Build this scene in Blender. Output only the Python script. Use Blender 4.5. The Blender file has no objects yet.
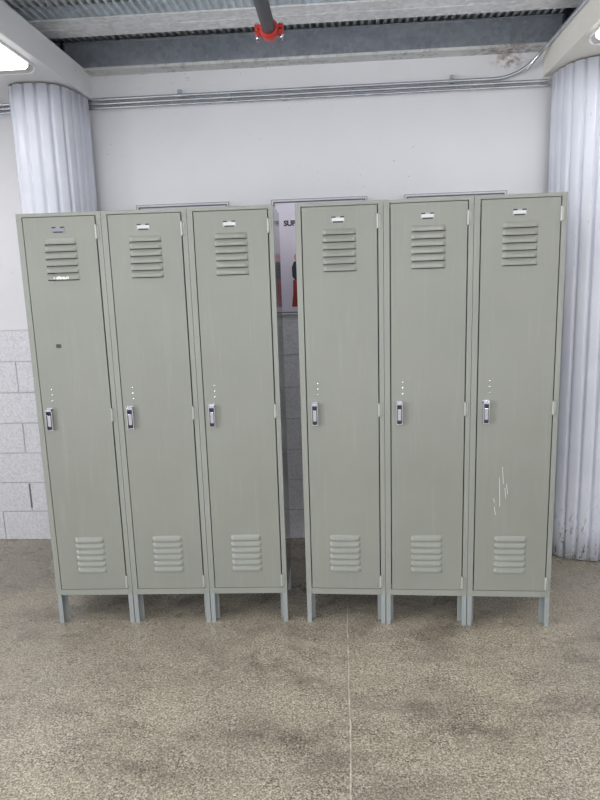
import bpy, bmesh, math, random
from mathutils import Vector, Matrix
random.seed(7)
COL = bpy.context.scene.collection
PI = math.pi

# ------------------------------------------------------------------ materials
def lin(c):
    return tuple(((v/255)/12.92 if v/255 <= .04045 else ((v/255+.055)/1.055)**2.4) for v in c) + (1,)

class NT:
    def __init__(s, name):
        s.m = bpy.data.materials.new(name); s.m.use_nodes = True
        s.t = s.m.node_tree; s.b = s.t.nodes['Principled BSDF']
        s.tc = s.t.nodes.new('ShaderNodeTexCoord')
        s.geo = s.t.nodes.new('ShaderNodeNewGeometry')
    def n(s, kind, **kw):
        nd = s.t.nodes.new(kind)
        for k, v in kw.items():
            if k in nd.inputs.keys(): nd.inputs[k].default_value = v
            else: setattr(nd, k, v)
        return nd
    def l(s, a, b): s.t.links.new(a, b)
    def pos(s, scale=(1, 1, 1), loc=(0, 0, 0), obj=False):
        mp = s.n('ShaderNodeMapping'); mp.inputs['Scale'].default_value = scale; mp.inputs['Location'].default_value = loc
        s.l(s.tc.outputs['Object'] if obj else s.geo.outputs['Position'], mp.inputs['Vector']); return mp.outputs[0]
    def noise(s, vec, scale, detail=3, rough=.55):
        nd = s.n('ShaderNodeTexNoise', Scale=scale, Detail=detail, Roughness=rough); s.l(vec, nd.inputs['Vector']); return nd.outputs['Fac']
    def ramp(s, fac, stops):
        r = s.n('ShaderNodeValToRGB'); e = r.color_ramp.elements
        while len(e) < len(stops): e.new(.5)
        for q, (p, c) in zip(e, stops): q.position = p; q.color = c if len(c) == 4 else tuple(c)+(1,)
        s.l(fac, r.inputs[0]); return r.outputs[0]
    def mask(s, fac, a, b, top=1.0):
        r = s.n('ShaderNodeMapRange'); r.inputs['From Min'].default_value = a; r.inputs['From Max'].default_value = b
        r.inputs['To Max'].default_value = top; s.l(fac, r.inputs[0]); return r.outputs[0]
    def math(s, op, a, b=None):
        m = s.n('ShaderNodeMath', operation=op)
        for i, v in enumerate((a, b)):
            if v is None: continue
            if isinstance(v, (int, float)): m.inputs[i].default_value = v
            else: s.l(v, m.inputs[i])
        return m.outputs[0]
    def mix(s, fac, a, b, mode='MIX'):
        m = s.n('ShaderNodeMix', data_type='RGBA', blend_type=mode)
        for i, v in ((0, fac), (6, a), (7, b)):
            if isinstance(v, (int, float, tuple)): m.inputs[i].default_value = v
            else: s.l(v, m.inputs[i])
        return m.outputs[2]
    def spot(s, centre, rad):        # 1 inside, fading to 0 at the ellipsoid radius
        mp = s.n('ShaderNodeMapping'); mp.inputs['Location'].default_value = tuple(-c/r for c, r in zip(centre, rad))
        mp.inputs['Scale'].default_value = tuple(1/r for r in rad)
        s.l(s.geo.outputs['Position'], mp.inputs['Vector'])
        d = s.n('ShaderNodeVectorMath', operation='LENGTH'); s.l(mp.outputs[0], d.inputs[0])
        return s.mask(d.outputs['Value'], 1, 0)
    def bump(s, h, strength, dist):
        b = s.n('ShaderNodeBump', Strength=strength, Distance=dist); s.l(h, b.inputs['Height']); s.l(b.outputs[0], s.b.inputs['Normal'])
    def col(s, c):
        if isinstance(c, tuple): s.b.inputs['Base Color'].default_value = c
        else: s.l(c, s.b.inputs['Base Color'])
    def set(s, **kw):
        for k, v in kw.items():
            k = k.replace('_', ' ')
            if isinstance(v, (int, float, tuple)): s.b.inputs[k].default_value = v
            else: s.l(v, s.b.inputs[k])
        return s.m

def plain(name, c, rough=.5, metal=0., var=.06, scale=30, spec=.5):
    t = NT(name); n = t.noise(t.pos(), scale)
    a = lin(c); lo = tuple(v*(1-var) for v in a[:3])+(1,); hi = tuple(min(1, v*(1+var)) for v in a[:3])+(1,)
    t.col(t.ramp(n, [(.3, lo), (.7, hi)]))
    return t.set(Roughness=rough, Metallic=metal, Specular_IOR_Level=spec)

def locker_paint(name, c, streak=.5):
    t = NT(name); p = t.pos()
    a = lin(c)
    base = t.ramp(t.noise(p, 2.2, 4), [(.3, tuple(v*.95 for v in a[:3])), (.7, tuple(v*1.04 for v in a[:3]))])
    st = t.noise(t.pos((42, 10, 2.6)), 1.0, 5, .65)           # faint vertical runs and rub marks
    base = t.mix(t.mask(st, .55, .80, streak*.16), base, lin((205, 206, 198)))
    pm = t.math('MULTIPLY', t.mask(t.noise(p, 90, 2), .70, .76), t.mask(t.noise(p, 3.5, 2), .52, .62))
    base = t.mix(t.math('MULTIPLY', pm, .5), base, lin((120, 118, 108)))
    t.col(base); t.bump(t.noise(p, 260, 2), .08, .0006)
    rg = t.mask(t.noise(p, 5, 3), .2, .8); r = t.math('ADD', t.math('MULTIPLY', rg, .12), .30)
    return t.set(Roughness=r, Specular_IOR_Level=.55)

M = {}
M['paint'] = locker_paint('sage_grey_enamel', (132, 134, 127))
M['paint_frame'] = locker_paint('sage_grey_enamel_frame', (137, 139, 133), .2)
M['paint_leg'] = locker_paint('leg_enamel_light_tint', (142, 147, 147), .6)  # same enamel, tinted lighter and cooler for the light on the legs
M['hinge'] = plain('hinge_highlight_enamel', (166, 169, 163), .3, .1)  # locker enamel made lighter, with the barrel highlight put into its colour
M['side'] = plain('glossy_side_enamel', (130, 132, 132), .12, 0, .04, 4, .9)
M['inside'] = plain('locker_inside', (105, 105, 98), .6)
M['chrome'] = plain('brushed_chrome', (206, 206, 216), .16, 1., .05, 200)
M['dark_steel'] = plain('tarnished_steel', (70, 70, 84), .35, .8)
M['plate'] = plain('number_plate_metal', (150, 152, 152), .3, .8)
M['card'] = plain('label_card', (198, 200, 200), .5)
M['card_lilac'] = plain('label_card_lilac', (134, 133, 146), .5)
M['black'] = plain('dark_plastic', (42, 42, 44), .5)
M['chip'] = plain('white_paint_scuff', (232, 232, 226), .6)
M['galv'] = plain('conduit_steel', (205, 208, 214), .24, .8, .1, 12)
M['pipe'] = plain('dark_sprinkler_pipe', (66, 68, 74), .42, .2, .12, 18)
M['red'] = plain('red_coupling_paint', (198, 54, 46), .4, 0, .1, 25)
M['white_housing'] = plain('white_fixture_housing', (232, 233, 235), .35)
M['cap'] = plain('grey_end_cap', (186, 186, 182), .5)
M['frame_white'] = plain('poster_frame', (214, 214, 220), .35)
M['frame_dark'] = plain('poster_lip_and_shadow', (92, 92, 100), .4)
M['poster'] = plain('lilac_poster_paper', (226, 220, 236), .35, 0, .02, 6)
M['ink'] = plain('poster_ink', (48, 48, 56), .4)
M['navy'] = plain('poster_dark_blue', (44, 46, 66), .4)
M['poster_red'] = plain('poster_red', (150, 48, 46), .4)
M['poster_pink'] = plain('poster_pink', (214, 138, 140), .4)

# galvanised sheet
def galv(name, c, rough=.34, metal=.75):
    t = NT(name)
    v = t.n('ShaderNodeTexVoronoi', Scale=38.0); t.l(t.pos(), v.inputs['Vector'])
    a = lin(c)
    sp = t.n('ShaderNodeSeparateColor'); t.l(v.outputs['Color'], sp.inputs[0])
    b = t.ramp(sp.outputs[0], [(0, tuple(x*.86 for x in a[:3])), (1, tuple(min(1, x*1.12) for x in a[:3]))])
    b = t.mix(t.mask(t.noise(t.pos((1.2, 4, 6)), 1.6, 4), .45, .75, .35), b, lin((205, 208, 212)))
    t.col(b); return t.set(Roughness=rough, Metallic=metal)
M['deck'] = galv('galvanised_deck', (226, 232, 236), .38, .2)
M['deckweb'] = galv('galvanised_channel', (160, 166, 176), .28, .5)
M['mirrorweb'] = galv('bright_galvanised_web', (214, 222, 230), .12, .85)
M['purlin'] = galv('galvanised_purlin', (234, 236, 238), .4, .05)

# dusty ledge
t = NT('dusty_painted_ledge'); p = t.pos()
b = t.ramp(t.noise(t.pos((1.5, 5, 5)), 2, 4), [(.35, lin((206, 208, 210))), (.65, lin((224, 224, 222)))])
st = t.math('MULTIPLY', t.mask(t.noise(p, 22, 5, .7), .50, .62), t.mask(t.noise(p, 1.6, 2), .48, .62))
b = t.mix(t.math('MULTIPLY', st, .5), b, lin((120, 114, 104)))
b = t.mix(t.math('MULTIPLY', t.spot((1.22, .98, 2.86), (.3, .2, .1)), t.mask(t.noise(p, 30, 4), .4, .6)), b, lin((122, 106, 88)))
t.col(b); M['ledge'] = t.set(Roughness=.6)

# smooth painted wall
def wallpaint(name, c, warm=False):
    t = NT(name); p = t.pos(); a = lin(c)
    b = t.ramp(t.noise(p, 1.3, 4), [(.3, tuple(v*.965 for v in a[:3])), (.7, tuple(min(1, v*1.03) for v in a[:3]))])
    sp = t.math('MULTIPLY', t.mask(t.noise(p, 45, 3), .69, .74), t.mask(t.noise(p, 1.7, 2), .5, .6))
    b = t.mix(t.math('MULTIPLY', sp, .6), b, lin((128, 124, 118)))
    rust = t.math('MULTIPLY', t.spot((1.255, 1.0, 2.835), (.13, .3, .07)), t.mask(t.noise(p, 26, 4, .65), .46, .60))
    b = t.mix(rust, b, lin((128, 104, 80)))
    sc = t.math('MULTIPLY', t.spot((-.8, 1.0, 2.83), (.4, .3, .06)), t.mask(t.noise(t.pos((14, 14, 50)), 1, 3), .62, .68, .6))
    b = t.mix(sc, b, lin((134, 124, 116)))
    t.col(b); t.bump(t.noise(p, 70, 3), .12, .002)
    return t.set(Roughness=.5)
M['wall'] = wallpaint('white_wall_paint', (229, 229, 233))
M['beam'] = wallpaint('white_beam_paint', (226, 227, 229))
M['beam_warm'] = wallpaint('cream_beam_paint', (230, 227, 218))

# block paint: pitted
t = NT('painted_block'); p = t.pos(); a = lin((212, 212, 216))
n1 = t.noise(p, 85, 4, .7)
b = t.ramp(n1, [(.30, lin((196, 196, 202))), (.5, lin((223, 223, 229))), (.7, lin((236, 236, 240)))])
t.col(b); t.bump(n1, .4, .004); M['block'] = t.set(Roughness=.55)
M['mortar'] = plain('mortar_joint', (205, 205, 210), .8, 0, .1, 50)
M['openjoint'] = plain('open_joint', (112, 108, 106), .9, 0, .1, 50)

# corrugated cover
t = NT('white_corrugated_sheet'); p = t.pos()
b = t.ramp(t.noise(p, 3, 3), [(.3, lin((210, 214, 226))), (.7, lin((222, 225, 235)))])
sep = t.n('ShaderNodeSeparateXYZ'); t.l(t.geo.outputs['Position'], sep.inputs[0])
low = t.mask(sep.outputs[2], .42, .0)
ch = t.math('MULTIPLY', t.mask(t.noise(t.pos((60, 60, 22)), 1, 4, .7), .56, .63), low)
b = t.mix(ch, b, lin((118, 112, 104)))
mid = t.math('MULTIPLY', t.mask(t.noise(t.pos((50, 50, 14)), 1, 3, .6), .68, .73), t.mask(t.noise(p, 2.1, 2), .45, .6))
b = t.mix(t.math('MULTIPLY', mid, .5), b, lin((150, 148, 150)))
t.col(b); M['corr'] = t.set(Roughness=.24, Specular_IOR_Level=.6)

# floor: ground concrete showing small aggregate
t = NT('worn_aggregate_concrete'); p = t.pos()
sepf = t.n('ShaderNodeSeparateXYZ'); t.l(t.geo.outputs['Position'], sepf.inputs[0])
v = t.n('ShaderNodeTexVoronoi', Scale=110.0); t.l(p, v.inputs['Vector'])
sc_ = t.n('ShaderNodeSeparateColor'); t.l(v.outputs['Color'], sc_.inputs[0])
agg = t.ramp(sc_.outputs[0], [(0, lin((96, 90, 80))), (.22, lin((126, 118, 105))), (.6, lin((156, 147, 132))), (.88, lin((176, 168, 153))), (1, lin((206, 200, 188)))])
fine = t.noise(p, 130, 3, .75)
agg = t.mix(.6, agg, t.ramp(fine, [(.38, lin((52, 47, 40))), (.50, lin((146, 139, 127))), (.62, lin((222, 216, 204)))]))
big = t.noise(p, 1.5, 5, .62)
agg = t.mix(t.mask(big, .42, .62, .55), t.mix(1., agg, (.86, .845, .81, 1), 'MULTIPLY'), t.mix(1., agg, (1.12, 1.09, 1.02, 1), 'MULTIPLY'))
dk = t.mask(t.noise(t.pos((1.0, 2.2, 1)), 1.9, 5, .65), .50, .68)
agg = t.mix(t.math('MULTIPLY', dk, .8), agg, t.mix(1., agg, (.52, .50, .50, 1), 'MULTIPLY'))
stn = None
blot = t.noise(p, 9, 5, .7)
for c, r in (((-.35, -.45, 0), (.28, .14, 1)), ((.12, -.80, 0), (.6, .13, 1)), ((-.45, -.95, 0), (.4, .12, 1)), ((.75, -.75, 0), (.35, .16, 1)), ((-.1, -.35, 0), (.45, .18, 1))):
    s_ = t.math('MULTIPLY', t.spot(c, r), 1.0)
    stn = s_ if stn is None else t.math('MAXIMUM', stn, s_)
stm = t.math('MULTIPLY', stn, t.mask(blot, .38, .6))
agg = t.mix(t.math('MULTIPLY', stm, .95), agg, t.mix(1., agg, (.55, .53, .52, 1), 'MULTIPLY'))
# saw cut running toward the wall
wob = t.math('MULTIPLY', t.math('SUBTRACT', t.noise(p, 5, 3), .5), .018)
dx = t.math('ABSOLUTE', t.math('SUBTRACT', t.math('ADD', sepf.outputs[0], wob), .292))
cut = t.mask(dx, .0042, .0020)
agg = t.mix(t.math('MULTIPLY', cut, .8), agg, t.ramp(t.noise(p, 14, 3), [(.35, lin((150, 142, 128))), (.6, lin((206, 200, 188)))]))
edge = t.math('MULTIPLY', t.mask(dx, .008, .005), t.math('SUBTRACT', 1.0, cut))
agg = t.mix(t.math('MULTIPLY', edge, .35), agg, lin((92, 86, 78)))
t.col(agg)
t.bump(fine, .18, .0015)
rr = t.math('ADD', t.math('MULTIPLY', t.noise(p, 6, 4), .30), .14)
M['floor'] = t.set(Roughness=rr, Specular_IOR_Level=.6)

def emis(name, c, s):
    m = bpy.data.materials.new(name); m.use_nodes = True; b = m.node_tree.nodes['Principled BSDF']
    b.inputs['Base Color'].default_value = (.9, .9, .9, 1); b.inputs['Emission Color'].default_value = c + (1,); b.inputs['Emission Strength'].default_value = s
    return m
LENS = 6.0
M['lens_dim'] = emis('lit_acrylic_lens_dim', (1, .99, .985), 2.8)  # emission lowered so the front pair doesn't overlight the columns
M['lens'] = emis('lit_acrylic_lens', (1, .99, .985), LENS)

# ------------------------------------------------------------------ mesh helpers
def obj(name, bm, mats, parent=None, smooth=False, loc=None):
    bmesh.ops.recalc_face_normals(bm, faces=bm.faces[:])
    me = bpy.data.meshes.new(name); bm.to_mesh(me); bm.free()
    for m in (mats if isinstance(mats, (list, tuple)) else [mats]): me.materials.append(M[m])
    if smooth:
        for f in me.polygons: f.use_smooth = True
        try: me.set_sharp_from_angle(angle=math.radians(38))
        except Exception: pass
    o = bpy.data.objects.new(name, me); COL.objects.link(o)
    if parent: o.parent = parent
    if loc: o.location = loc
    return o
def box(bm, x0, x1, y0, y1, z0, z1, mi=0, bev=0):
    vs = [bm.verts.new((x, y, z)) for z in (z0, z1) for y in (y0, y1) for x in (x0, x1)]
    fs = [bm.faces.new([vs[i] for i in q]) for q in ((0, 1, 3, 2), (4, 6, 7, 5), (0, 4, 5, 1), (2, 3, 7, 6), (0, 2, 6, 4), (1, 5, 7, 3))]
    for f in fs: f.material_index = mi
    if bev:
        es = list({e for f in fs for e in f.edges})
        r = bmesh.ops.bevel(bm, geom=es, offset=bev, segments=2, affect='EDGES', profile=.6)
        for f in r['faces']: f.material_index = mi
    return vs
def tube(bm, pts, r, n=12, caps=True, mi=0):
    pts = [Vector(p) for p in pts]; rings = []
    d0 = (pts[1]-pts[0]).normalized(); ref = Vector((0, 0, 1)) if abs(d0.z) < .9 else Vector((1, 0, 0))
    for i, p in enumerate(pts):
        d = (pts[min(i+1, len(pts)-1)]-pts[max(i-1, 0)]).normalized()
        a = d.cross(ref).normalized(); b = a.cross(d)
        ref = b
        rr = r[i] if isinstance(r, (list, tuple)) else r
        rings.append([bm.verts.new(p+(a*math.cos(2*PI*k/n)+b*math.sin(2*PI*k/n))*rr) for k in range(n)])
    for A, B in zip(rings, rings[1:]):
        for k in range(n): bm.faces.new((A[k], A[(k+1) % n], B[(k+1) % n], B[k])).material_index = mi
    if caps:
        bm.faces.new(rings[0]).material_index = mi; bm.faces.new(rings[-1]).material_index = mi
def empty(name, loc, rz=0):
    o = bpy.data.objects.new(name, None); o.empty_display_size = .1; COL.objects.link(o); o.location = loc; o.rotation_euler = (0, 0, rz); return o
def tag(o, label, cat, group=None):
    o['label'] = label; o['category'] = cat
    if group: o['group'] = group
    return o
def struct(o): o['kind'] = 'structure'; return o
NB = bmesh.new

# ------------------------------------------------------------------ the room
bm = NB(); box(bm, -6, 6, -7, 1.3, -.12, 0); struct(obj('floor', bm, 'floor'))

WY = 1.02
# back wall: painted upper part over pitted painted block courses with real joints
bm = NB()
box(bm, -6, 6, WY, WY+.2, 1.406, 3.3, 0)
box(bm, -6, 6, WY+.006, WY+.2, 0, 1.406, 2)
CH = 1.406/7
for c in range(7):
    z0, z1 = c*CH, (c+1)*CH
    off = -1.79 if c % 2 else -1.79+.203
    k0 = int((-6-off)/.406)-1
    for k in range(k0, k0+32):
        x0 = off+k*.406; x1 = x0+.406
        if x0 < -2.6 or x1 > 2.6: 
            if x1 < -3.6 or x0 > 3.6: continue
        vs = box(bm, x0+.003, x1-.003, WY-.002, WY+.05, z0+.003, z1-.003, 1, .0025)
struct(obj('wall_back', bm, ['wall', 'block', 'mortar']))
# dark open head joints between some blocks
bm = NB()
for (x, c) in ((-1.79, 2-1), (.037, 0), (.037, 2), (.037, 4), (.037, 6)):
    z0 = c*CH; box(bm, x-.006, x+.006, WY-.0026, WY+.004, z0+.025, z0+CH-.012)
struct(obj('trim_1', bm, 'openjoint'))

for nm, xa, xb in (('wall_left_added', -3.1, -3.0), ('wall_right_added', 3.3, 3.4)):  # unseen side walls added to cut ambient light from the sides
    bm = NB(); box(bm, xa, xb, -1.7, WY-.003, 0, 3.3, 0); struct(obj(nm, bm, 'wall'))

# soffit beams left and right, running toward the camera
BZ, BT = 2.73, 2.875
bm = NB(); box(bm, -2.995, -1.14, -7, WY, BZ, BT, 0, .004); struct(obj('trim_2', bm, 'beam'))
bm = NB(); box(bm, 1.435, 3.2, -7, WY, BZ, BT, 0, .004); struct(obj('trim_3', bm, 'beam_warm'))
# header ledge and galvanised channel above the wall
bm = NB(); box(bm, -1.14, 1.435, .918, WY, 2.860, 2.875, 0)
struct(obj('trim_4', bm, 'ledge'))
bm = NB()
box(bm, -3, 3.2, .925, .930, 2.875, 3.012); box(bm, -3, 3.2, .912, .928, 3.002, 3.009)
struct(obj('trim_5', bm, 'deckweb'))
bm = NB(); box(bm, -1.262, -1.245, .905, .926, 2.876, 3.02); box(bm, 1.50, 1.53, .88, .926, 2.876, 3.03)
struct(obj('trim_6', bm, 'dark_steel'))
# purlin: face, lip and underside
bm = NB()
box(bm, -3, 3.2, .490, .5885, 2.955, 2.960); box(bm, -3, 3.2, .5905, .693, 2.953, 2.958)
box(bm, -3, 3.2, .5885, .5905, 2.957, 2.965); box(bm, -3, 3.2, .690, .693, 2.958, 2.968); box(bm, -3, 3.2, .588, .592, 2.960, 3.024)
box(bm, -3, 3.2, .486, .491, 2.955, 2.963)
box(bm, -3, 3.2, .490, .493, 2.963, 3.026, 1)
struct(obj('trim_7', bm, ['purlin', 'mirrorweb']))
for k in range(5):
    y = .49-1.2*(k+1)
    bm = NB(); box(bm, -3, 3.2, y, y+.005, 2.93, 3.05); box(bm, -3, 3.2, y, y+.08, 2.925, 2.93)
    struct(obj('trim_%d' % (8+k), bm, 'purlin'))
# ribbed steel deck
bm = NB(); P_ = .041; prof = []
x = -4
while x < 4.2:
    prof += [(x, 3.026), (x+.011, 3.026), (x+.018, 3.046), (x+.034, 3.046)]; x += P_
A = [bm.verts.new((px, 1.02, pz)) for px, pz in prof]; Bv = [bm.verts.new((px, -7, pz)) for px, pz in prof]
A2 = [bm.verts.new((px, 1.02, pz+.02)) for px, pz in prof]; B2 = [bm.verts.new((px, -7, pz+.02)) for px, pz in prof]
for i in range(len(prof)-1):
    bm.faces.new((A[i], A[i+1], Bv[i+1], Bv[i])); bm.faces.new((A2[i], B2[i], B2[i+1], A2[i+1])); bm.faces.new((A[i], A2[i], A2[i+1], A[i+1]))
struct(obj('ceiling', bm, 'deck'))

# ------------------------------------------------------------------ corrugated column covers
def cover(poly, label, zt):
    # resample a smoothed outline by arc length and press ribs into it
    P = [Vector(q) for q in poly]
    for _ in range(3):
        Q = [P[0]]
        for a, b in zip(P, P[1:]): Q += [a.lerp(b, .25), a.lerp(b, .75)]
        P = Q+[P[-1]]
    L = [0]
    for a, b in zip(P, P[1:]): L.append(L[-1]+(b-a).length)
    step = .0055; n = int(L[-1]/step); pts = []
    for i in range(n+1):
        s = L[-1]*i/n; j = max(k for k in range(len(L)-1) if L[k] <= s+1e-9)
        a, b = P[j], P[j+1]; f = (s-L[j])/max(L[j+1]-L[j], 1e-6); q = a.lerp(b, f); d = (b-a).normalized()
        nrm = Vector((d.y, -d.x)); ph = (s/.066) % 1
        h = min(1, max(0, (1-abs(ph-.5)*2)/.42)); h = h*h*(3-2*h)
        pts.append(q+nrm*(h*.014))
    bm = NB(); nz = 14; rows = []
    for k in range(nz+1):
        row = []
        for i, q in enumerate(pts):
            z = zt*k/nz
            if k == 0: z = .004+.006*abs(math.sin(i*.13))*random.random()
            row.append(bm.verts.new((q.x, q.y, z)))
        rows.append(row)
    for a, b in zip(rows, rows[1:]):
        for i in range(len(pts)-1): bm.faces.new((a[i], a[i+1], b[i+1], b[i]))
    o = obj('column_cover', bm, 'corr', smooth=True)
    md = o.modifiers.new('thick', 'SOLIDIFY'); md.thickness = .002; md.offset = -1
    return tag(o, label, 'column cover', 'corrugated column covers')
cover([(-1.50, .965), (-1.49, .8), (-1.475, .69), (-1.42, .635), (-1.30, .63), (-1.21, .68), (-1.17, .78), (-1.158, .965)],
      'white corrugated sheet wrapped round the column behind the far left locker', BZ-.009)
cover([(1.478, .965), (1.49, .86), (1.52, .76), (1.60, .70), (1.72, .675), (1.90, .68), (1.98, .76), (2.0, .965)],
      'white corrugated column cover right of the far right locker, scuffed at its foot', BZ-.009)

# ------------------------------------------------------------------ conduits
def bend(pts, r, n=8):
    out = [Vector(pts[0])]
    for a, b, c in zip(pts, pts[1:], pts[2:]):
        a, b, c = Vector(a), Vector(b), Vector(c)
        p0 = b+(a-b).normalized()*r; p1 = b+(c-b).normalized()*r
        for k in range(n+1):
            f = k/n; out.append(p0*(1-f)**2+b*2*f*(1-f)+p1*f*f)
    return out+[Vector(pts[-1])]
def conduit(pts, r, label, clips):
    t = empty('conduit', pts[0])
    def loc(p): return Vector(p)-Vector(pts[0])
    bm = NB(); tube(bm, [loc(p) for p in bend(pts, .14)], r, 10); obj('tubing', bm, 'galv', t, True)
    for x in clips:
        bm = NB(); z = pts[0][2]
        tube(bm, [loc((x-.012, pts[0][1], z)), loc((x+.012, pts[0][1], z))], r+.004, 12)
        box(bm, *(x-.010-pts[0][0], x+.010-pts[0][0]), -.004, .02, r, r+.022)
        tube(bm, [loc((x, 1.0-.012, z+r+.014)), loc((x, 1.02, z+r+.014))], .005, 8)
        obj('clamp', bm, 'galv', t, True)
    for x in (-.95+.3, .35, 1.0):
        pass
    return tag(t, label, 'conduit', 'steel conduits on the back wall')
CY = .998
conduit([(-2.6, CY, 2.727), (1.30, CY, 2.727), (1.425, .94, 2.86), (1.425, -2.5, 2.888)], .0095,
        'topmost of the steel conduits along the wall, curving up onto the right beam', [-.62, .93])
conduit([(-2.6, CY, 2.703), (1.46, CY, 2.703)], .0095, 'middle of the three straight galvanised conduits along the wall', [-.33])
conduit([(-2.6, CY, 2.680), (1.46, CY, 2.680)], .0085, 'lowest of the three galvanised conduits along the white wall', [-.02])

# ------------------------------------------------------------------ posters in frames on the wall
def poster(x0, x1, label, art=False):
    z0, z1 = 1.452, 2.128
    t = empty('framed_poster', ((x0+x1)/2, WY, z0)); hw = (x1-x0)/2; H = z1-z0
    bm = NB()
    for a in ((-hw, hw, H-.012, H), (-hw, hw, 0, .012), (-hw, -hw+.012, .012, H-.012), (hw-.012, hw, .012, H-.012)):
        box(bm, a[0], a[1], -.02, 0, a[2], a[3], 0)
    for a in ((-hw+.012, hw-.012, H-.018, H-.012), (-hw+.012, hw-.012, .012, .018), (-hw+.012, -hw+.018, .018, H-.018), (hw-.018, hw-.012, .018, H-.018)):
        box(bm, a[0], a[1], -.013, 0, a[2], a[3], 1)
    box(bm, -hw, hw, -.021, -.0195, H-.0025, H, 1); box(bm, -hw, hw, -.021, -.0195, 0, .0025, 1)  # dark outer outline stands in for the frame's shadow on the wall
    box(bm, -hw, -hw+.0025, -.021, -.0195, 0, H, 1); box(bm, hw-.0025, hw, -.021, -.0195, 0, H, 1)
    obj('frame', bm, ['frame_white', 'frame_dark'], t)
    bm = NB(); box(bm, -hw+.018, hw-.018, -.006, -.001, .018, H-.018); obj('poster_sheet', bm, 'poster', t)
    if art:
        cx = (x0+x1)/2
        cu = bpy.data.curves.new('lettering', 'FONT'); cu.body = 'SUPP'; cu.size = .042; cu.extrude = .0004; cu.offset = .0022
        tx = bpy.data.objects.new('tmp', cu); COL.objects.link(tx)
        dg = bpy.context.evaluated_depsgraph_get(); me = bpy.data.meshes.new_from_object(tx.evaluated_get(dg))
        bpy.data.objects.remove(tx); me.materials.clear(); me.materials.append(M['ink'])
        lo = bpy.data.objects.new('lettering', me); COL.objects.link(lo); lo.parent = t
        lo.rotation_euler = (PI/2, 0, 0); lo.location = (-.043-cx, -.0068, 1.978-z0)
        # printed standing figure, flat like the print it is
        def flat(pts, mat, nm, d):
            bm = NB(); a = [bm.verts.new((x-.012-cx, -.0064-d, z-z0)) for x, z in pts]; bm.faces.new(a)
            r = bmesh.ops.extrude_face_region(bm, geom=bm.faces[:]); 
            for v_ in r['geom']:
                if isinstance(v_, bmesh.types.BMVert): v_.co.y += .0003
            return obj(nm, bm, mat, t)
        flat([(.046+.022*math.cos(a_*PI/8), 1.795+.026*math.sin(a_*PI/8)) for a_ in range(16)], 'poster_pink', 'printed_head', 0)
        flat([(.010, 1.68), (.008, 1.735), (.022, 1.768), (.045, 1.775), (.078, 1.768), (.092, 1.73), (.09, 1.66), (.03, 1.655)], 'navy', 'printed_torso', .0002)
        flat([(.014, 1.660), (.088, 1.660), (.094, 1.50), (.058, 1.50), (.052, 1.60), (.046, 1.50), (.002, 1.50), (.012, 1.58)], 'poster_red', 'printed_trousers', .0004)
    return tag(t, label, 'poster', 'framed posters on the back wall')
poster(-.925, -.365, 'white-framed poster, its top edge showing above the second and third lockers from the left')
poster(-.112, .452, 'framed lilac poster with dark lettering seen in the gap between the locker banks', True)
poster(.668, 1.252, 'white-framed poster, its top edge showing above the two right-hand lockers')

# ------------------------------------------------------------------ sprinkler pipe with red coupling
px_, pz_ = -.014, 2.775
t = empty('sprinkler_pipe', (px_, .27, pz_))
bm = NB(); tube(bm, [(0, -6, 0), (0, 0, 0)], .030, 20); obj('pipe', bm, 'pipe', t, True)
bm = NB()
tube(bm, [(0, -.045, 0), (0, -.04, 0), (0, -.03, 0), (0, .018, 0), (0, .028, 0), (0, .033, 0)], [.034, .040, .043, .043, .040, .034], 24)
for s in (-1, 1):
    box(bm, s*.040 if s > 0 else -.066, .066 if s > 0 else -.040, -.024, .014, .003, .021, 0, .004)
    box(bm, s*.040 if s > 0 else -.066, .066 if s > 0 else -.040, -.024, .014, -.021, -.003, 0, .004)
cp = obj('coupling', bm, 'red', t, True)
for s in (-1, 1):
    bm = NB(); tube(bm, [(s*.055, -.005, -.046), (s*.055, -.005, .034)], .0055, 8)
    tube(bm, [(s*.055, -.005, -.032), (s*.055, -.005, -.021)], .0105, 6); tube(bm, [(s*.055, -.005, .021), (s*.055, -.005, .028)], .0105, 10)
    obj('bolt', bm, 'chrome', cp, True)
for k in range(2):
    y = -1.5-1.7*k
    bm = NB(); tube(bm, [(0, y-.012, 0), (0, y+.012, 0)], .034, 20); tube(bm, [(0, y, .03), (0, y, .262)], .005, 8); obj('hanger', bm, 'galv', t, True)
tag(t, 'dark grey sprinkler pipe overhead ending in a red bolted coupling', 'pipe')

# ------------------------------------------------------------------ strip lights
def fixture(x, y, label, z=BZ, lens='lens'):
    t = empty('strip_light', (x, y, z)); L2, W2 = .61, .15
    hung = z < BZ; hw_ = W2*.3 if hung else W2
    bm = NB(); box(bm, -hw_, hw_, -L2, L2, -.012, 0, 0, .003); obj('housing', bm, 'white_housing', t)
    if hung:
        for yy in (-.45, .45):
            bm = NB(); tube(bm, [(0, yy, -.002), (0, yy, 3.028-z)], .006, 8); obj('hanging_rod', bm, 'galv', t, True)
    prof = [(-W2*.96, -.012), (-W2*.95, -.026), (-W2*.85, -.038), (W2*.85, -.038), (W2*.95, -.026), (W2*.96, -.012)]
    def ext(y0, y1, k, mat, nm):
        bm = NB(); a = [bm.verts.new((u*k, y0, v_*k)) for u, v_ in prof]; b = [bm.verts.new((u*k, y1, v_*k)) for u, v_ in prof]
        n = len(prof)
        for i in range(n): bm.faces.new((a[i], a[(i+1) % n], b[(i+1) % n], b[i]))
        bm.faces.new(a); bm.faces.new(b); return obj(nm, bm, mat, t)
    ext(-L2+.06, L2-.06, 1, lens, 'lens')
    for s in (-1, 1):
        y0, y1 = sorted((s*(L2-.06), s*(L2-.008))); c = ext(y0, y1, .995, 'cap', 'end_cap')
        y0, y1 = sorted((s*(L2-.008), s*L2)); e = ext(y0, y1, 1.05, 'white_housing', 'end_rim'); 
    return tag(t, label, 'light', 'strip lights')
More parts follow.
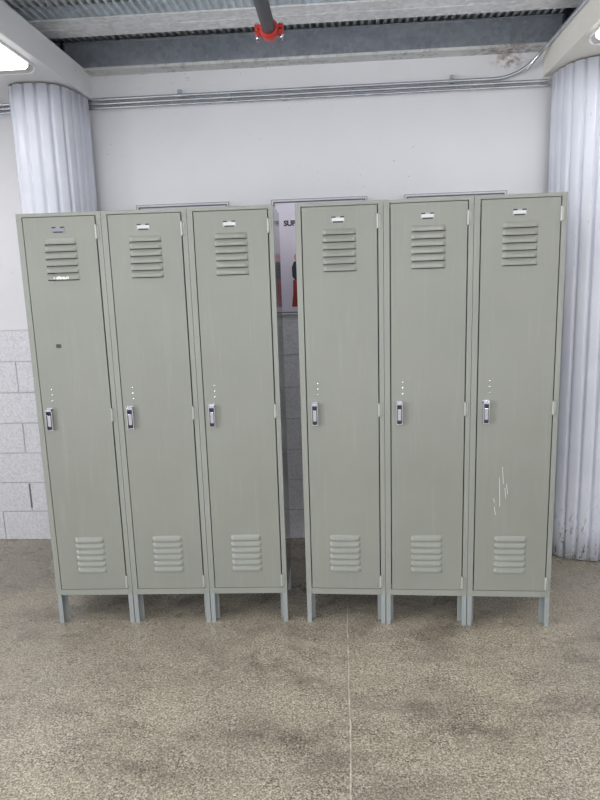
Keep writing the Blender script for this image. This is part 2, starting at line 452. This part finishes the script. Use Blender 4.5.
fixture(-1.335, -.215, 'lit white strip light under the left beam, in front of the left column', lens='lens_dim')
fixture(1.615, -.18, 'lit white strip light under the right beam, in front of the right column', lens='lens_dim')
fixture(-1.312, -2.6, 'lit white strip light under the left beam, near the camera')
fixture(1.60, -2.6, 'lit white strip light under the right beam, near the camera')
fixture(-1.312, -4.6, 'lit white strip light under the left beam, behind the camera')
fixture(1.60, -4.6, 'lit white strip light under the right beam, behind the camera')

fixture(-.55, -3.0, 'added hanging fill strip light, left of the sprinkler pipe, near the camera', 2.74)  # unseen hanging fixtures added to light doors, wall and floor from above
fixture(.75, -3.0, 'added hanging fill strip light, right of the sprinkler pipe, near the camera', 2.74)
fixture(-.60, -1.38, 'added hanging fill strip light, left of the sprinkler pipe, near the lockers', 2.74)
fixture(.80, -1.38, 'added hanging fill strip light, right of the sprinkler pipe, near the lockers', 2.74)

fixture(-2.45, -.35, 'added fill strip light under the wide left beam, out beyond the left column')  # unseen outer pair added to brighten side walls, columns and floor edges
fixture(2.75, -.35, 'added fill strip light under the wide right beam, out beyond the right column')

# ------------------------------------------------------------------ lockers
W, D, H = .3815, .365, 1.98
Z0 = .152
def hood(bm, x0, x1, zb, h, out):
    nx, nz = 16, 6; g = []
    for j in range(nz+1):
        v = j/nz; row = []
        for i in range(nx+1):
            u = i/nx; e = min(u, 1-u)*(x1-x0)/.012; e = min(1, e); e = math.sin(e*PI/2)
            zz = math.cos(v*PI/2)**.8
            row.append(bm.verts.new((x0+(x1-x0)*u, -.0025-out*e*zz, zb+h*v)))
        g.append(row)
    for a, b in zip(g, g[1:]):
        for i in range(nx):
            f = bm.faces.new((a[i], a[i+1], b[i+1], b[i])); f.smooth = True
def build_locker():
    t = empty('locker', (0, 0, 0)); X = -W/2
    # cabinet shell
    bm = NB()
    box(bm, X, X+.0015, .001, D, Z0, H-.003); box(bm, X+W-.0015, X+W, .001, D, Z0, H-.003)
    box(bm, X, X+W, D-.0015, D, Z0, H-.003); box(bm, X+.0015, X+W-.0015, .02, D-.0015, Z0+.004, Z0+.006)
    box(bm, X, X+W, .001, D, H-.004, H-.001); box(bm, X+.002, X+W-.002, .02, D-.002, 1.64, 1.642)
    obj('cabinet', bm, 'side', t)
    # front frame: stiles, cap rail, bottom rail with folded lip
    bm = NB()
    box(bm, X, X+.0255, 0, .02, Z0, 1.9455, 0, .0008); box(bm, X+W-.0215, X+W, 0, .02, Z0, 1.9455, 0, .0008)
    box(bm, X+.004, X+.0255, .001, .02, 1.945, 1.948); box(bm, X+W-.0215, X+W-.004, .001, .02, 1.945, 1.948)
    box(bm, X, X+.0255, -.0006, .02, 1.947, H, 0, .0008); box(bm, X+W-.0215, X+W, -.0006, .02, 1.947, H, 0, .0008)
    box(bm, X+.0255, X+W-.0215, -.0006, .02, 1.9645, H, 0, .0008)
    box(bm, X+.0255, X+W-.0215, -.0006, .02, Z0, .1815, 0, .0008)
    box(bm, X+.0255, X+W-.0215, .016, .02, .1815, .20); box(bm, X+.0255, X+W-.0215, .016, .02, 1.945, 1.9645)
    obj('frame', bm, 'paint_frame', t)
    # door sheet, pierced for the louvres
    dx0, dx1, dz0, dz1 = X+.0302, X+W-.0268, .1850, 1.9608
    lx0, lx1 = X+.119, X+.264
    bm = NB(); y0, y1 = -.0025, 0.0
    rows = []
    zs = []
    for top in (True, False):
        zb0 = 1.688 if top else .277
        zs.append([zb0+k*.0312 for k in range(6)])
    allz = sorted(zs[0]+zs[1])
    hh = .0245
    box(bm, dx0, lx0, y0, y1, dz0, dz1); box(bm, lx1, dx1, y0, y1, dz0, dz1)
    prev = dz0
    for z in allz:
        box(bm, lx0, lx1, y0, y1, prev, z-.0036); prev = z+.012
    box(bm, lx0, lx1, y0, y1, prev, dz1)
    # folded door edges
    box(bm, dx0, dx0+.0015, y1, .012, dz0, dz1); box(bm, dx1-.0015, dx1, y1, .012, dz0, dz1)
    box(bm, dx0, dx1, y1, .012, dz0, dz0+.0015); box(bm, dx0, dx1, y1, .012, dz1-.0015, dz1)
    for z in allz: hood(bm, lx0, lx1, z, hh, .0095)
    door = obj('door', bm, 'paint', t)
    # latch handle: escutcheon, side cheeks, lift lever, keeper slot
    bm = NB(); hx = X+.065
    box(bm, hx-.0145, hx+.0145, -.006, -.0025, .990, 1.101, 0, .0012)
    box(bm, hx-.0140, hx-.0105, -.028, -.005, .994, 1.098, 0, .0010)
    box(bm, hx+.0105, hx+.0140, -.022, -.005, .994, 1.098, 0, .0010)
    box(bm, hx-.0140, hx+.0140, -.026, -.005, 1.086, 1.098, 0, .0012)
    box(bm, hx-.0105, hx+.0105, -.0075, -.0055, .997, 1.086, 1)
    box(bm, hx-.0085, hx+.0085, -.025, -.012, 1.014, 1.068, 0, .003)
    box(bm, hx-.0070, hx+.0070, -.021, -.007, .998, 1.016, 1, .002)
    obj('handle', bm, ['chrome', 'dark_steel'], door)
    for z in (1.187, 1.161, 1.134):
        bm = NB(); bmesh.ops.create_uvsphere(bm, u_segments=10, v_segments=6, radius=.0042)
        for v_ in bm.verts: v_.co = Vector((v_.co.x+X+.0815, v_.co.y*.5-.0027, v_.co.z+z))
        obj('rivet', bm, 'chrome', door, True)
    for z in (.222, 1.062, 1.893):
        bm = NB(); hx2 = X+W-.0235
        tube(bm, [(hx2, -.005, z-.028), (hx2, -.005, z+.028)], .0054, 10)
        box(bm, hx2-.001, hx2+.012, -.0018, 0, z-.026, z+.026); 
        tube(bm, [(hx2, -.005, z-.0305), (hx2, -.005, z-.028)], .0052, 10); tube(bm, [(hx2, -.005, z+.028), (hx2, -.005, z+.0305)], .0052, 10)
        obj('hinge', bm, 'hinge', door, True)
    # number plate
    bm = NB(); cx = X+.187; cz = 1.906
    box(bm, cx-.031, cx+.031, -.0040, -.0025, cz-.0135, cz+.0135, 0, .0005)
    box(bm, cx-.026, cx+.026, -.0046, -.0038, cz-.0068, cz+.0075, 1)
    for s in (-1, 1): box(bm, cx+s*.019-.009, cx+s*.019+.009, -.0050, -.0044, cz+.0070, cz+.0128, 2)
    box(bm, cx-.022, cx+.022, -.0050, -.0044, cz-.0128, cz-.0076, 2)
    obj('number_plate', bm, ['plate', 'card', 'black'], door)
    # legs: folded angle, flange to the front or back and one along the side
    for sx in (0, 1):
        for sy in (0, 1):
            bm = NB()
            xa, xb = (X+.001, X+.0225) if sx == 0 else (X+W-.0225, X+W-.001)
            ya, yb = (.0005, .003) if sy == 0 else (D-.003, D-.0005)
            box(bm, xa, xb, ya, yb, 0, Z0)
            xs = (X+.001, X+.0035) if sx == 0 else (X+W-.0035, X+W-.001)
            ys = (.003, .038) if sy == 0 else (D-.038, D-.003)
            box(bm, xs[0], xs[1], ys[0], ys[1], 0, Z0)
            xr = (X+.001, X+.037) if sx == 0 else (X+W-.037, X+W-.001)
            yr = (.038, .0405) if sy == 0 else (D-.0405, D-.038)
            box(bm, xr[0], xr[1], yr[0], yr[1], .0, Z0)
            obj('leg', bm, 'paint_leg', t)
    return t
def copy_tree(o, parent=None):
    c = o.copy(); COL.objects.link(c)
    if parent: c.parent = parent
    for ch in list(o.children): copy_tree(ch, c)
    return c
proto = build_locker()
bpy.context.view_layer.update()
PW = .38295
al, ar = .02695, -.02678
rx, ry = .09404, -.00723
names = ['grey-green metal locker at the far left end, with a small black mark on its door',
         'grey-green metal locker, middle one of the left bank of three',
         'grey-green metal locker at the right end of the left bank, beside the open gap',
         'grey-green metal locker at the left end of the right bank, beside the open gap',
         'grey-green metal locker, middle one of the right bank of three',
         'grey-green metal locker at the far right end, scratched below mid door, beside the corrugated column']
units = [proto]+[copy_tree(proto) for _ in range(5)]
for u, o in enumerate(units):
    if u < 3: a = al; s = (u-3+.5)*PW; ox, oy = 0, 0
    else: a = ar; s = (u-3+.5)*PW; ox, oy = rx, ry
    o.location = (ox+s*math.cos(a), oy+s*math.sin(a), 0); o.rotation_euler = (0, 0, a)
    tag(o, names[u], 'locker', 'grey-green metal lockers')
def part(u, n):
    for ch in units[u].children:
        if ch.name.split('.')[0] == n: return ch
def sub(u, n, m):
    for ch in part(u, n).children:
        if ch.name.split('.')[0] == m: return ch
X = -W/2
# small marks that belong to single doors
bm = NB(); box(bm, X+.125, X+.149, -.0031, -.0024, 1.381, 1.398, 0, .0002); o = obj('sticker', bm, 'black', part(0, 'door')); o['label'] = 'small dark rectangular mark'
bm = NB()
for k in range(10):
    x0 = X+.150+.007*k+random.uniform(-.003, .003); z0 = 1.694+random.uniform(0, .004); w_ = random.uniform(.003, .009)
    box(bm, x0, x0+w_, -.0124, -.0110, z0-.004, z0+random.uniform(.002, .009)); 
o = obj('paint_chip', bm, 'chip', part(0, 'door')); o['label'] = 'white scuff on the lowest upper louvre'
bm = NB()
for (x0, za, zb) in ((.139, .60, .74), (.152, .71, .79), (.120, .56, .60), (.165, .64, .69), (.172, .66, .71), (.115, .62, .64)):
    vs = box(bm, X+x0, X+x0+.0014, -.0029, -.0024, za, zb)
    for v_ in vs[4:]: v_.co.x -= .006
o = obj('scratch', bm, 'chip', part(5, 'door')); o['label'] = 'thin pale vertical scratches'
# the first plate holds a lilac card
np_ = sub(0, 'door', 'number_plate'); me = np_.data.copy(); np_.data = me; me.materials[0] = M['card_lilac']; me.materials[1] = M['card_lilac']

# ------------------------------------------------------------------ light, camera
# added low light from the unseen left, matching handle shadows; doorway only assumed
ld = bpy.data.lights.new('left_side_light', 'AREA'); ld.shape = 'RECTANGLE'; ld.size = 1.3; ld.size_y = 1.6; ld.energy = 115; ld.color = (.95, .97, 1)
lo_ = bpy.data.objects.new('left_side_light', ld); COL.objects.link(lo_); lo_.location = (-4.6, -3.0, 1.5)
lo_.rotation_euler = (Vector((0, 0, 1.1))-lo_.location).to_track_quat('-Z', 'Y').to_euler()
w = bpy.data.worlds.new('world'); bpy.context.scene.world = w; w.use_nodes = True
w.node_tree.nodes['Background'].inputs[0].default_value = (.93, .96, 1, 1); w.node_tree.nodes['Background'].inputs[1].default_value = 1.1

cam = bpy.data.cameras.new('camera'); co = bpy.data.objects.new('camera', cam); COL.objects.link(co)
yaw, pitch, roll, f = 0.06976, 0.18331, -0.03145, 627.8
cy, sy = math.cos(yaw), math.sin(yaw)
fw = Vector((-sy*math.cos(pitch), cy*math.cos(pitch), -math.sin(pitch))); rt = Vector((cy, sy, 0)); up = rt.cross(fw)
c_, s_ = math.cos(roll), math.sin(roll)
r2 = rt*c_+up*s_; u2 = -rt*s_+up*c_
mt = Matrix((r2, u2, -fw)).transposed().to_4x4(); mt.translation = Vector((.28966, -2.8372, 1.63797)); co.matrix_world = mt
cam.sensor_fit = 'HORIZONTAL'; cam.sensor_width = 36; cam.lens = f*36/600; cam.clip_start = .02
sc = bpy.context.scene; sc.camera = co
sc.view_settings.view_transform = 'Standard'; sc.view_settings.look = 'None'; sc.view_settings.exposure = 0.64; sc.view_settings.gamma = 1
